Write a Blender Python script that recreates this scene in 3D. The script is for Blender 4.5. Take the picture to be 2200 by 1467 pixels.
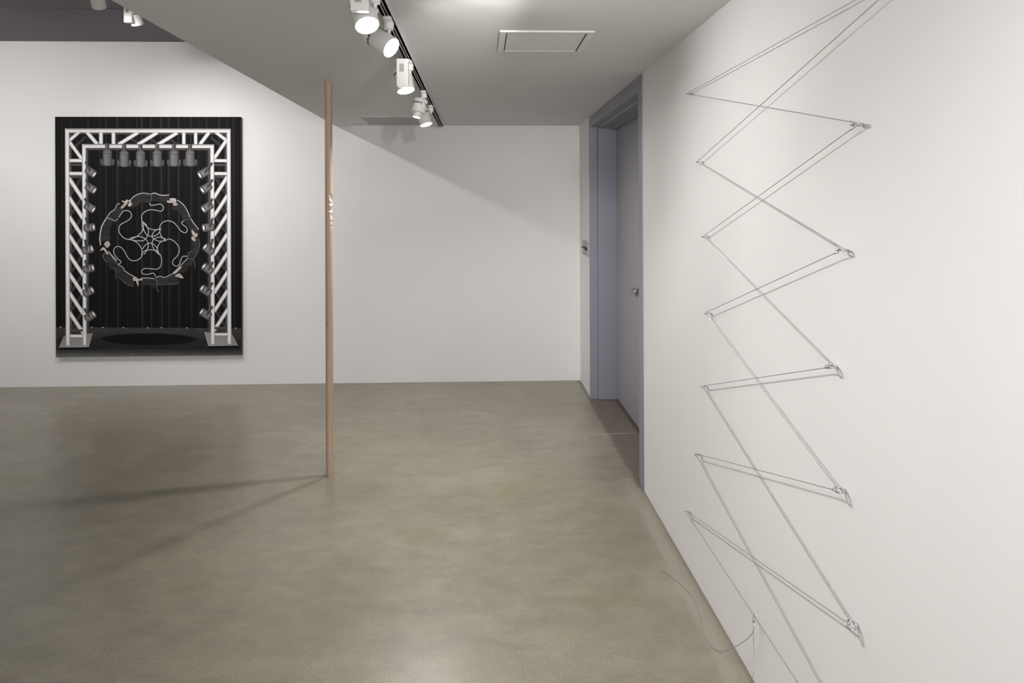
import bpy, bmesh, math, random
from mathutils import Vector, Matrix
from mathutils.geometry import tessellate_polygon
random.seed(7)
S = bpy.context.scene
for o in list(bpy.data.objects): bpy.data.objects.remove(o)
C = S.collection
PI = math.pi

# ------------------------------------------------------------------ camera, world, exposure
cam_d = bpy.data.cameras.new('camera'); cam = bpy.data.objects.new('camera', cam_d); C.objects.link(cam)
S.camera = cam
F, CX, CY = 1500.0, 1083.9, 445.4
cam_d.sensor_width = 36.0; cam_d.sensor_fit = 'HORIZONTAL'
cam_d.lens = F / 2200 * 36
cam_d.shift_x = (1100 - CX) / 2200
cam_d.shift_y = (CY - 733.5) / 2200
cam_d.clip_start = 0.05
cam.matrix_world = (Matrix.Translation((0, 0, 1.66)) @ Matrix.Rotation(-0.0342, 4, 'Z')
                    @ Matrix.Rotation(PI / 2, 4, 'X') @ Matrix.Rotation(-0.0036, 4, 'Z'))
w = bpy.data.worlds.new('world'); S.world = w; w.use_nodes = True
w.node_tree.nodes['Background'].inputs[0].default_value = (1, 1, 1, 1)
w.node_tree.nodes['Background'].inputs[1].default_value = 0.0
S.view_settings.view_transform = 'Standard'; S.view_settings.look = 'None'
S.view_settings.gamma = 1; S.view_settings.use_curve_mapping = False
S.view_settings.exposure = -0.06

# lamp table: lens centre, aim point, power (W), beam (deg), blend, colour
WARM = (1.0, 0.93, 0.86); NEUT = (1.0, 0.965, 0.945)
LOW = [  # low ceiling track, seen in the photo
    ((-0.388, 2.42, 2.288), (0.35, 1.2, 0.0), 80, 110, 1.0, NEUT),
    ((-0.351, 2.78, 2.293), (0.95, 2.10, 1.30), 60, 130, 1.0, NEUT),
    ((-0.381, 3.60, 2.260), (0.12, 3.1, 0.0), 84, 115, 1.0, NEUT),
    ((-0.410, 4.51, 2.241), (-0.95, 4.15, 0.0), 64, 120, 1.0, NEUT),
    ((-0.396, 5.14, 2.268), (0.25, 4.75, 0.0), 98, 160, 1.0, NEUT),
]
LOW_OFF = [  # unseen lamps, added for brightness and the pool of light on the ceiling
    ((0.30, 1.30, 2.26), (0.42, 6.66, 0.75), 175, 48, 1.0, NEUT),
    ((-0.40, 0.70, 2.26), (0.95, 0.4, 1.3), 90, 120, 1.0, NEUT),
    ((0.00, 0.10, 2.26), (0.95, 6.2, 1.4), 110, 40, 1.0, NEUT),
    ((-0.40, -1.6, 2.26), (-0.1, -2.0, 0.0), 70, 140, 1.0, NEUT),
    ((0.24, 1.60, 2.20), (-0.08, 2.95, 2.441), 150, 24, 1.0, NEUT),
]
HIGH = [  # high ceiling track
    ((-2.60, 5.40, 3.06), (-2.45, 6.66, 1.0), 68, 130, 1.0, NEUT),
    ((-2.62, 4.90, 3.05), (-3.1, 6.66, 1.1), 68, 130, 1.0, NEUT),
]
HIGH_OFF = [  # unseen high lamps, added to brighten the back wall
    ((-2.60, 3.60, 3.05), (-0.9, 6.66, 1.0), 92, 80, 1.0, NEUT),
    ((-4.60, 4.60, 3.05), (-4.5, 6.66, 1.5), 125, 150, 1.0, NEUT),
]
# added fill light, unseen behind the camera
fl = bpy.data.lights.new('rear_fill', 'AREA'); fl.shape = 'RECTANGLE'; fl.size = 1.7; fl.size_y = 2.1; fl.energy = 116; fl.color = (0.97, 0.98, 1.0)
flo = bpy.data.objects.new('rear_fill', fl); C.objects.link(flo); flo.location = (0.05, -3.9, 1.25); flo.rotation_euler = (PI / 2, 0, 0)

# ------------------------------------------------------------------ helpers
def mat(name, col, rough=0.5, metal=0.0, spec=0.5, emit=None, es=0.0):
    m = bpy.data.materials.new(name); m.use_nodes = True
    b = m.node_tree.nodes['Principled BSDF']
    b.inputs['Base Color'].default_value = (*col, 1); b.inputs['Roughness'].default_value = rough
    b.inputs['Metallic'].default_value = metal; b.inputs['Specular IOR Level'].default_value = spec
    if emit: b.inputs['Emission Color'].default_value = (*emit, 1); b.inputs['Emission Strength'].default_value = es
    return m
def N(m, t, **kw):
    n = m.node_tree.nodes.new(t)
    for k, v in kw.items():
        if k.startswith('i_'): n.inputs[k[2:].replace('_', ' ')].default_value = v
        else: setattr(n, k, v)
    return n
def L(m, a, b): m.node_tree.links.new(a, b)
def ramp(m, fac, stops):
    r = N(m, 'ShaderNodeValToRGB'); e = r.color_ramp.elements
    while len(e) < len(stops): e.new(0.5)
    for k, (p, c) in enumerate(stops):
        e[k].position = p; e[k].color = (*c, 1) if len(c) == 3 else c
    L(m, fac, r.inputs[0]); return r
def bump(m, h, strength, dist):
    b = N(m, 'ShaderNodeBump'); b.inputs['Strength'].default_value = strength; b.inputs['Distance'].default_value = dist
    L(m, h, b.inputs['Height']); L(m, b.outputs[0], m.node_tree.nodes['Principled BSDF'].inputs['Normal'])

def obj(name, bm, m, parent=None, smooth=False):
    me = bpy.data.meshes.new(name); bmesh.ops.recalc_face_normals(bm, faces=bm.faces); bm.to_mesh(me); bm.free()
    for x in (m if isinstance(m, (list, tuple)) else [m]): me.materials.append(x)
    if smooth:
        for p in me.polygons: p.use_smooth = True
        try: me.set_sharp_from_angle(angle=math.radians(40))
        except Exception: pass
    o = bpy.data.objects.new(name, me); C.objects.link(o)
    if parent: o.parent = parent
    return o
def thing(name, label, cat, loc=(0, 0, 0), group=None, rotz=0):
    o = bpy.data.objects.new(name, None); C.objects.link(o); o.location = loc; o.rotation_euler = (0, 0, rotz)
    o.empty_display_size = 0.05
    return tag(o, label, cat, group)
def tag(o, label, cat, group=None):
    o['label'] = label; o['category'] = cat
    if group: o['group'] = group
    return o
def struct(o, label=None):
    o['kind'] = 'structure'
    if label: o['label'] = label
    return o
def box(bm, x0, x1, y0, y1, z0, z1, bev=0, mi=0):
    r = bmesh.ops.create_cube(bm, size=1)
    vs = r['verts']
    bmesh.ops.scale(bm, verts=vs, vec=(x1 - x0, y1 - y0, z1 - z0))
    bmesh.ops.translate(bm, verts=vs, vec=((x0 + x1) / 2, (y0 + y1) / 2, (z0 + z1) / 2))
    fs = set(f for v in vs for f in v.link_faces)
    for f in fs: f.material_index = mi
    if bev:
        es = set(e for v in vs for e in v.link_edges)
        bmesh.ops.bevel(bm, geom=list(es), offset=bev, segments=2, affect='EDGES', profile=0.5)
    return bm
def BX(*a, **k): return box(bmesh.new(), *a, **k)
def frame_of(d):
    d = Vector(d).normalized(); up = Vector((0, 0, 1)) if abs(d.z) < 0.95 else Vector((0, 1, 0))
    a = d.cross(up).normalized(); return a, d.cross(a).normalized(), d
def lathe(bm, org, d, prof, seg=40, cap=True, mi=0):
    """prof: list of (distance along d, radius)"""
    a, b, d = frame_of(d); org = Vector(org); rings = []
    for t, r in prof:
        rings.append([bm.verts.new(org + d * t + (a * math.cos(2 * PI * k / seg) + b * math.sin(2 * PI * k / seg)) * r) for k in range(seg)])
    for i in range(len(rings) - 1):
        for k in range(seg):
            f = bm.faces.new((rings[i][k], rings[i][(k + 1) % seg], rings[i + 1][(k + 1) % seg], rings[i + 1][k])); f.material_index = mi
    if cap:
        bm.faces.new(rings[0]).material_index = mi; bm.faces.new(rings[-1]).material_index = mi
    return bm
def smooth_path(pts, n=6):
    P = [Vector(p) for p in pts]; out = []
    for i in range(len(P) - 1):
        p0 = P[max(i - 1, 0)]; p1 = P[i]; p2 = P[i + 1]; p3 = P[min(i + 2, len(P) - 1)]
        for k in range(n):
            t = k / n
            out.append(0.5 * ((2 * p1) + (p2 - p0) * t + (2 * p0 - 5 * p1 + 4 * p2 - p3) * t * t + (3 * p1 - p0 - 3 * p2 + p3) * t ** 3))
    out.append(P[-1]); return out
def tube(bm, pts, r, seg=8, closed=False):
    P = [Vector(p) for p in pts]; n = len(P); rings = []
    ref = None
    for i in range(n):
        if closed: t = (P[(i + 1) % n] - P[i - 1]).normalized()
        else: t = (P[min(i + 1, n - 1)] - P[max(i - 1, 0)]).normalized()
        if ref is None: ref = t.orthogonal().normalized()
        ref = (ref - t * ref.dot(t)).normalized(); b = t.cross(ref)
        rings.append([bm.verts.new(P[i] + (ref * math.cos(2 * PI * k / seg) + b * math.sin(2 * PI * k / seg)) * r) for k in range(seg)])
    m = n if closed else n - 1
    for i in range(m):
        A, B = rings[i], rings[(i + 1) % n]
        for k in range(seg): bm.faces.new((A[k], A[(k + 1) % seg], B[(k + 1) % seg], B[k]))
    if not closed: bm.faces.new(rings[0]); bm.faces.new(rings[-1])
    return bm
def torus(bm, c, axis, R, r, seg=32, s2=10):
    a, b, d = frame_of(axis); c = Vector(c)
    return tube(bm, [c + (a * math.cos(2 * PI * k / seg) + b * math.sin(2 * PI * k / seg)) * R for k in range(seg)], r, s2, True)

# ------------------------------------------------------------------ materials
def wall_mat():
    m = mat('wall_paint', (0.80, 0.795, 0.785), 0.75, spec=0.3)
    tc = N(m, 'ShaderNodeTexCoord'); n = N(m, 'ShaderNodeTexNoise'); n.inputs['Scale'].default_value = 220; n.inputs['Detail'].default_value = 3
    L(m, tc.outputs['Object'], n.inputs['Vector']); bump(m, n.outputs[0], 0.12, 0.002)
    n2 = N(m, 'ShaderNodeTexNoise'); n2.inputs['Scale'].default_value = 1.3; n2.inputs['Detail'].default_value = 5
    L(m, tc.outputs['Object'], n2.inputs['Vector'])
    r = ramp(m, n2.outputs[0], [(0.3, (0.785, 0.782, 0.775)), (0.7, (0.812, 0.806, 0.798))])
    L(m, r.outputs[0], m.node_tree.nodes['Principled BSDF'].inputs['Base Color'])
    return m
M_wall = wall_mat()
M_ceil = mat('ceiling_paint', (0.67, 0.665, 0.66), 0.8, spec=0.25)
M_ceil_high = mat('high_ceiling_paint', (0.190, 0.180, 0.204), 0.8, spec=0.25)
M_lilac = mat('lilac_grey_paint', (0.265, 0.263, 0.315), 0.42, spec=0.4)
M_door = mat('door_paint', (0.325, 0.320, 0.350), 0.45, spec=0.4)
M_white = mat('lamp_white_enamel', (0.78, 0.77, 0.745), 0.42)
M_trackw = mat('track_white', (0.62, 0.62, 0.64), 0.4)
M_dark = mat('dark_slot', (0.035, 0.030, 0.027), 0.6)
M_slot = mat('vent_slot_grey', (0.16, 0.155, 0.15), 0.6)
M_steel = mat('galvanised_steel', (0.60, 0.63, 0.64), 0.22, metal=1.0)
M_satin = mat('satin_nickel', (0.36, 0.35, 0.345), 0.38, metal=0.9)
M_plate = mat('brushed_plate', (0.40, 0.375, 0.355), 0.45, metal=0.35)
M_lens = mat('lens_glow', (1, 1, 1), 0.4, emit=(1.0, 0.96, 0.9), es=30)
M_lens_dim = mat('lens_glow_narrow', (1, 1, 1), 0.4, emit=(0.97, 0.95, 1.0), es=8)
M_pale = mat('pale_panel_paint', (0.70, 0.70, 0.70), 0.6)
M_grille = mat('vent_panel_grey', (0.40, 0.385, 0.37), 0.6)
M_thresh = mat('threshold_metal', (0.10, 0.075, 0.055), 0.5, metal=0.1)

def cable_mat():
    m = mat('twisted_steel_cable', (0.46, 0.46, 0.48), 0.34, metal=0.85)
    tc = N(m, 'ShaderNodeTexCoord'); wv = N(m, 'ShaderNodeTexWave'); wv.inputs['Scale'].default_value = 260; wv.bands_direction = 'DIAGONAL'
    L(m, tc.outputs['Object'], wv.inputs['Vector'])
    r = ramp(m, wv.outputs[0], [(0.2, (0.34, 0.34, 0.36)), (0.8, (0.60, 0.60, 0.61))])
    L(m, r.outputs[0], m.node_tree.nodes['Principled BSDF'].inputs['Base Color'])
    return m
M_cable = cable_mat()

def wood_mat():
    m = mat('pale_beech_wood', (0.5, 0.36, 0.26), 0.5)
    B = m.node_tree.nodes['Principled BSDF']
    tc = N(m, 'ShaderNodeTexCoord'); mp = N(m, 'ShaderNodeMapping'); mp.inputs['Scale'].default_value = (60, 60, 1.2)
    L(m, tc.outputs['Object'], mp.inputs[0])
    n = N(m, 'ShaderNodeTexNoise'); n.inputs['Scale'].default_value = 2.2; n.inputs['Detail'].default_value = 6; L(m, mp.outputs[0], n.inputs['Vector'])
    r = ramp(m, n.outputs[0], [(0.3, (0.43, 0.305, 0.215)), (0.5, (0.51, 0.372, 0.270)), (0.75, (0.58, 0.44, 0.33))])
    at = N(m, 'ShaderNodeAttribute', attribute_name='cut')
    mx = N(m, 'ShaderNodeMix', data_type='RGBA'); L(m, at.outputs['Fac'], mx.inputs['Factor']); L(m, r.outputs[0], mx.inputs['A']); mx.inputs['B'].default_value = (0.70, 0.58, 0.45, 1)
    at2 = N(m, 'ShaderNodeAttribute', attribute_name='knot')
    mx2 = N(m, 'ShaderNodeMix', data_type='RGBA'); L(m, at2.outputs['Fac'], mx2.inputs['Factor']); L(m, mx.outputs['Result'], mx2.inputs['A']); mx2.inputs['B'].default_value = (0.10, 0.055, 0.035, 1)
    L(m, mx2.outputs['Result'], B.inputs['Base Color'])
    return m
M_wood = wood_mat()

def floor_mat():
    m = mat('polished_concrete', (0.3, 0.28, 0.23), 0.42, spec=0.5)
    B = m.node_tree.nodes['Principled BSDF']
    tc = N(m, 'ShaderNodeTexCoord'); O = tc.outputs['Object']
    def noise(sc, det, scale=None, rough=0.55, dist=0):
        n = N(m, 'ShaderNodeTexNoise'); n.inputs['Scale'].default_value = sc; n.inputs['Detail'].default_value = det
        n.inputs['Roughness'].default_value = rough; n.inputs['Distortion'].default_value = dist
        if scale:
            mp = N(m, 'ShaderNodeMapping'); mp.inputs['Scale'].default_value = scale; L(m, O, mp.inputs[0]); L(m, mp.outputs[0], n.inputs['Vector'])
        else: L(m, O, n.inputs['Vector'])
        return n.outputs[0]
    def mixc(fac, a, b, mode='MIX'):
        x = N(m, 'ShaderNodeMix', data_type='RGBA', blend_type=mode)
        for v, s in ((fac, 'Factor'), (a, 'A'), (b, 'B')):
            if hasattr(v, 'is_linked') or hasattr(v, 'links'): L(m, v, x.inputs[s])
            else: x.inputs[s].default_value = v if s == 'Factor' else (*v, 1)
        return x.outputs['Result']
    base = ramp(m, noise(1.1, 7, rough=0.6), [(0.28, (0.222, 0.200, 0.156)), (0.5, (0.262, 0.241, 0.188)), (0.72, (0.308, 0.287, 0.226))]).outputs[0]
    mott = ramp(m, noise(5.5, 8, (1, 1.6, 1), 0.68, 0.3), [(0.3, (0.85, 0.85, 0.86)), (0.7, (1.15, 1.145, 1.12))]).outputs[0]
    col = mixc(1.0, base, mott, 'MULTIPLY')
    grain = ramp(m, noise(420, 3, rough=0.8), [(0.3, (0.74, 0.74, 0.75)), (0.7, (1.24, 1.23, 1.21))]).outputs[0]
    col = mixc(1.0, col, grain, 'MULTIPLY')
    g2 = ramp(m, noise(120, 5, rough=0.75), [(0.35, (0.80, 0.80, 0.81)), (0.65, (1.20, 1.19, 1.17))]).outputs[0]
    col = mixc(1.0, col, g2, 'MULTIPLY')
    # greenish yellow stains
    st = ramp(m, noise(1.55, 3, (1, 1.25, 1), 0.5, 0.4), [(0.60, (0, 0, 0)), (0.74, (0.55, 0.55, 0.55))]).outputs[0]
    col = mixc(st, col, (0.235, 0.225, 0.085))
    # bluish worn patches
    bl = ramp(m, noise(2.3, 4, (1.2, 1, 1), 0.6), [(0.62, (0, 0, 0)), (0.8, (0.4, 0.4, 0.4))]).outputs[0]
    col = mixc(bl, col, (0.215, 0.225, 0.195))
    # pale and dark flecks of sand
    v = N(m, 'ShaderNodeTexVoronoi'); v.inputs['Scale'].default_value = 46; L(m, O, v.inputs['Vector'])
    fl = ramp(m, v.outputs['Distance'], [(0.04, (0.6, 0.6, 0.6)), (0.10, (0, 0, 0))]).outputs[0]
    flc = mixc(1.0, v.outputs['Color'], (1, 1, 1), 'MULTIPLY')
    bw = N(m, 'ShaderNodeRGBToBW'); L(m, flc, bw.inputs[0])
    bwr = ramp(m, bw.outputs[0], [(0.47, (0.09, 0.08, 0.07)), (0.53, (0.52, 0.47, 0.38))]).outputs[0]
    col = mixc(fl, col, bwr)
    # pale strip of patched cement along the right-hand wall
    sx = N(m, 'ShaderNodeSeparateXYZ'); L(m, O, sx.inputs[0])
    wob = N(m, 'ShaderNodeMath', operation='MULTIPLY_ADD'); L(m, noise(2.2, 5), wob.inputs[0]); wob.inputs[1].default_value = 0.10; L(m, sx.outputs['X'], wob.inputs[2])
    strip = ramp(m, wob.outputs[0], [(0.885, (0, 0, 0)), (0.915, (0.55, 0.55, 0.55)), (0.95, (0.55, 0.55, 0.55)), (0.965, (0.25, 0.25, 0.25))]).outputs[0]
    yl = N(m, 'ShaderNodeMath', operation='LESS_THAN'); L(m, sx.outputs['Y'], yl.inputs[0]); yl.inputs[1].default_value = 4.25
    sm = N(m, 'ShaderNodeMath', operation='MULTIPLY'); L(m, strip, sm.inputs[0]); L(m, yl.outputs[0], sm.inputs[1])
    col = mixc(sm.outputs[0], col, (0.34, 0.335, 0.285))
    # dark brown line where the wall meets the floor
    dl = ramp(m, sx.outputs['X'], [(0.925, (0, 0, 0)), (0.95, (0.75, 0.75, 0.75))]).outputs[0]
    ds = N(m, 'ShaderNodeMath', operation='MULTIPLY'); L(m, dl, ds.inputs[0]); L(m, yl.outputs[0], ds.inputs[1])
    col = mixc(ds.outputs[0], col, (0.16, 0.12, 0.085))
    # darker brown floor inside the door recess
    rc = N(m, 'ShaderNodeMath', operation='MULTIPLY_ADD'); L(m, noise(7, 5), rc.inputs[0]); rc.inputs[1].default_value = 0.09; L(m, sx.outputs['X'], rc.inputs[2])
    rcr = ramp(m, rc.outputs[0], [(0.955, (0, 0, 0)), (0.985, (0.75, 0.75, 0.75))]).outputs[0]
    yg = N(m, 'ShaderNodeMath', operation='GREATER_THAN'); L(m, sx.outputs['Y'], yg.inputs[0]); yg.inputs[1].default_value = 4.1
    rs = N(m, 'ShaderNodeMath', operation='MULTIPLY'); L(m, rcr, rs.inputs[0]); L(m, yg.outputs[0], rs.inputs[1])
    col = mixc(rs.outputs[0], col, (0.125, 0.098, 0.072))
    # thin saw cut
    sc1 = N(m, 'ShaderNodeMath', operation='COMPARE'); L(m, sx.outputs['Y'], sc1.inputs[0]); sc1.inputs[1].default_value = 5.087; sc1.inputs[2].default_value = 0.0035
    sc2 = N(m, 'ShaderNodeMath', operation='GREATER_THAN'); L(m, sx.outputs['X'], sc2.inputs[0]); sc2.inputs[1].default_value = 0.80
    sc = N(m, 'ShaderNodeMath', operation='MULTIPLY'); L(m, sc1.outputs[0], sc.inputs[0]); L(m, sc2.outputs[0], sc.inputs[1])
    col = mixc(sc.outputs[0], col, (0.50, 0.48, 0.43))
    L(m, col, B.inputs['Base Color'])
    rr = N(m, 'ShaderNodeMapRange'); L(m, noise(9, 7, (1, 2.2, 1), 0.7), rr.inputs[0]); rr.inputs[3].default_value = 0.22; rr.inputs[4].default_value = 0.40
    L(m, rr.outputs[0], B.inputs['Roughness'])
    bump(m, noise(160, 4, rough=0.7), 0.10, 0.002)
    return m
M_floor = floor_mat()

# ------------------------------------------------------------------ room shell
XR, YB, HL, HH, XS = 0.950, 6.665, 2.441, 3.226, -1.378
D0, D1 = 4.050, 6.045           # door frame from y to y
XL, YF = -6.2, -4.0
struct(obj('floor', BX(XL, 1.6, YF, YB + 0.2, -0.12, 0.0), M_floor))
struct(obj('wall_back', BX(XL - 0.2, 1.6, YB, YB + 0.2, 0, HH + 0.1), M_wall))
bm = BX(XR, 1.6, YF, D0, 0, HL); box(bm, XR, 1.6, D1, YB, 0, HL)
struct(obj('wall_right', bm, M_wall))
struct(obj('wall_left', BX(XL - 0.2, XL, YF, YB, 0, HH), M_wall))
struct(obj('wall_front', BX(XL - 0.2, 1.6, YF - 0.2, YF, 0, HH + 0.1), M_wall))
struct(obj('ceiling', BX(XS, 1.6, YF, YB, HL, HH), M_ceil), 'low painted ceiling on the right with a straight dropped edge')
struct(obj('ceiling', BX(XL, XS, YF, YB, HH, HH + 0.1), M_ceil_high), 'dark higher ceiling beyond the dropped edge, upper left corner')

# made-up window frame and glowing pane, added to dress the unseen fill light
bm = bmesh.new()
for x0, x1, z0, z1 in ((-0.88, -0.82, 0.14, 2.36), (0.88, 0.94, 0.14, 2.36), (-0.82, 0.88, 0.14, 0.20), (-0.82, 0.88, 2.30, 2.36), (0.01, 0.05, 0.20, 2.30)):
    box(bm, x0, x1, YF, YF + 0.06, z0, z1, 0.003)
fill_win = struct(obj('fill_window_1', bm, M_trackw), 'made-up window dressing the fill light behind the camera')
obj('fill_pane', BX(-0.82, 0.88, YF + 0.002, YF + 0.010, 0.20, 2.30), mat('glowing_fill_glass', (0.8, 0.85, 0.9), 0.1, emit=(0.97, 0.98, 1.0), es=1.5), fill_win)

# door frame and door
bm = bmesh.new()
box(bm, XR - 0.006, 1.010, D0, 4.150, 0, HL, 0.0015)             # near jamb and casing
box(bm, XR - 0.006, 1.010, 6.014, D1, 0, HL, 0.0015)             # far jamb
box(bm, XR - 0.004, 1.010, 4.150, 6.014, 2.350, HL, 0.0015)      # head
box(bm, 1.010, 1.30, D0, 4.165, 0, HL, 0.003)
box(bm, 1.010, 1.30, 5.972, D1, 0, HL, 0.007)
box(bm, 1.010, 1.30, 4.165, 5.980, 2.334, HL, 0.007)
box(bm, 1.120, 1.163, 4.165, 5.974, 2.322, 2.336, 0.001)
struct(obj('trim_1', bm, M_lilac), 'lilac grey painted door frame reaching up to the ceiling')
door = thing('door_1', 'flush lilac grey double door set deep in its frame', 'door', (1.17, 5.09, 0)); door['kind'] = 'structure'
door.location = (0, 0, 0)
obj('door_leaf', BX(1.170, 1.215, 5.093, 5.968, 0.012, 2.328, 0.002), M_door, door)
obj('door_leaf', BX(1.170, 1.215, 4.169, 5.089, 0.012, 2.328, 0.002), M_door, door)
bm = bmesh.new(); lathe(bm, (1.170, 5.145, 1.030), (-1, 0, 0), [(0, 0.026), (0.008, 0.026), (0.009, 0.011), (0.02, 0.011)], 28)
box(bm, 1.132, 1.156, 5.120, 5.262, 1.014, 1.046, 0.005)
h = obj('door_handle', bm, M_satin, door, True); h['label'] = 'satin metal lever handle'
o = obj('threshold', BX(1.150, 1.225, 4.165, 5.972, 0.0, 0.008, 0.002), M_thresh, door); o['label'] = 'thin brown metal threshold strip'
struct(obj('gap_shade_block', BX(1.216, 1.30, 4.165, 5.972, 0, 2.334), M_dark), 'dark backing that puts shade in the gap behind the door leaves')  # dark block stands in for the shade in the door gaps

# wall controls beside the door
sw = thing('wall_switch', 'flat metal switch plate with black lever on white wall, nearer the corner', 'switch', (XR, 6.31, 1.29), 'switches beside the door')
obj('plate', BX(-0.006, 0, -0.150, 0.145, -0.066, 0.066, 0.0015), M_plate, sw)
bm = bmesh.new(); tube(bm, [(-0.006, -0.11, 0.002), (-0.016, -0.085, 0.003), (-0.020, 0.07, 0.006)], 0.0075, 10)
o = obj('lever', bm, M_dark, sw, True); o['label'] = 'black lever'
for e in ((-0.03, 0.02, -0.050, -0.044), (0.05, 0.11, -0.054, -0.050), (-0.04, 0.01, 0.030, 0.034)):
    obj('engraved_mark', BX(-0.0065, -0.0055, *e), M_slot, sw)
sw = thing('wall_switch', 'slim raised switch box with black knob, right against the door frame', 'switch', (XR, 6.075, 1.285), 'switches beside the door')
obj('plate', BX(-0.020, 0, -0.026, 0.025, -0.060, 0.060, 0.0015), M_plate, sw)
bm = bmesh.new(); tube(bm, [(-0.020, -0.005, 0.000), (-0.030, 0.005, 0.002), (-0.034, 0.03, 0.004)], 0.0065, 10)
o = obj('lever', bm, M_dark, sw, True); o['label'] = 'black knob'

# ceiling hatch and vent
t = thing('access_panel', 'pale rectangular access hatch with two dark slots in low ceiling', 'ceiling hatch', (0.30, 3.275, HL))
bm = bmesh.new()
X0, X1, Y0, Y1 = -0.213, 0.209, -0.197, 0.200
box(bm, X0, X0 + 0.030, Y0, Y1, -0.008, 0, 0.001); box(bm, X1 - 0.032, X1, Y0, Y1, -0.008, 0, 0.001)
box(bm, X0 + 0.030, X1 - 0.032, Y0, Y0 + 0.022, -0.008, 0, 0.001); box(bm, X0 + 0.030, X1 - 0.032, Y1 - 0.022, Y1, -0.008, 0, 0.001)
obj('hatch_frame', bm, M_pale, t)
obj('hatch_panel', BX(X0 + 0.034, X1 - 0.036, Y0 + 0.022, Y1 - 0.022, -0.0065, 0), M_pale, t)
obj('slot', BX(X0 + 0.029, X0 + 0.0345, Y0 + 0.022, Y1 - 0.022, -0.0084, 0), M_dark, t)
obj('slot', BX(X1 - 0.0365, X1 - 0.031, Y0 + 0.022, Y1 - 0.022, -0.0084, 0), M_dark, t)
t = thing('ceiling_vent', 'flat grey vent panel in the ceiling close to the back wall', 'vent', (-0.77, 6.28, HL))
obj('vent_panel', BX(-0.255, 0.25, -0.285, 0.285, -0.004, 0, 0.001), M_grille, t)
bm = BX(-0.262, -0.255, -0.292, 0.292, -0.006, 0); box(bm, 0.25, 0.257, -0.292, 0.292, -0.006, 0); box(bm, -0.262, 0.257, 0.285, 0.292, -0.006, 0); box(bm, -0.262, 0.257, -0.292, -0.285, -0.006, 0)
obj('vent_frame', bm, M_ceil, t)

# ------------------------------------------------------------------ tracks
def track(name, label, x, y0, y1, zc):
    t = thing(name, label, 'light track', (x, y0, zc))
    n = y1 - y0
    bm = BX(-0.018, -0.008, 0, n, -0.034, 0); box(bm, 0.008, 0.018, 0, n, -0.034, 0); box(bm, -0.027, 0.027, 0, n, -0.003, 0)
    box(bm, -0.008, 0.008, 0, n, -0.006, -0.003); box(bm, -0.018, -0.005, 0, n, -0.034, -0.031); box(bm, 0.005, 0.018, 0, n, -0.034, -0.031)
    obj('rail', bm, M_trackw, t)
    obj('conductor_slot', BX(-0.0078, 0.0078, 0.002, n - 0.002, -0.022, -0.0065), M_dark, t)
    obj('end_cap', BX(-0.019, 0.019, n, n + 0.012, -0.035, 0, 0.002), M_trackw, t)
    return t
TX = -0.362
track('lighting_track', 'white lighting track running along the low ceiling to the back wall', TX, -3.6, 6.45, HL)
HX = -2.60
track('lighting_track', 'lighting track on the dark high ceiling, mostly hidden by the dropped edge', HX, -3.0, 6.2, HH)

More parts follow.
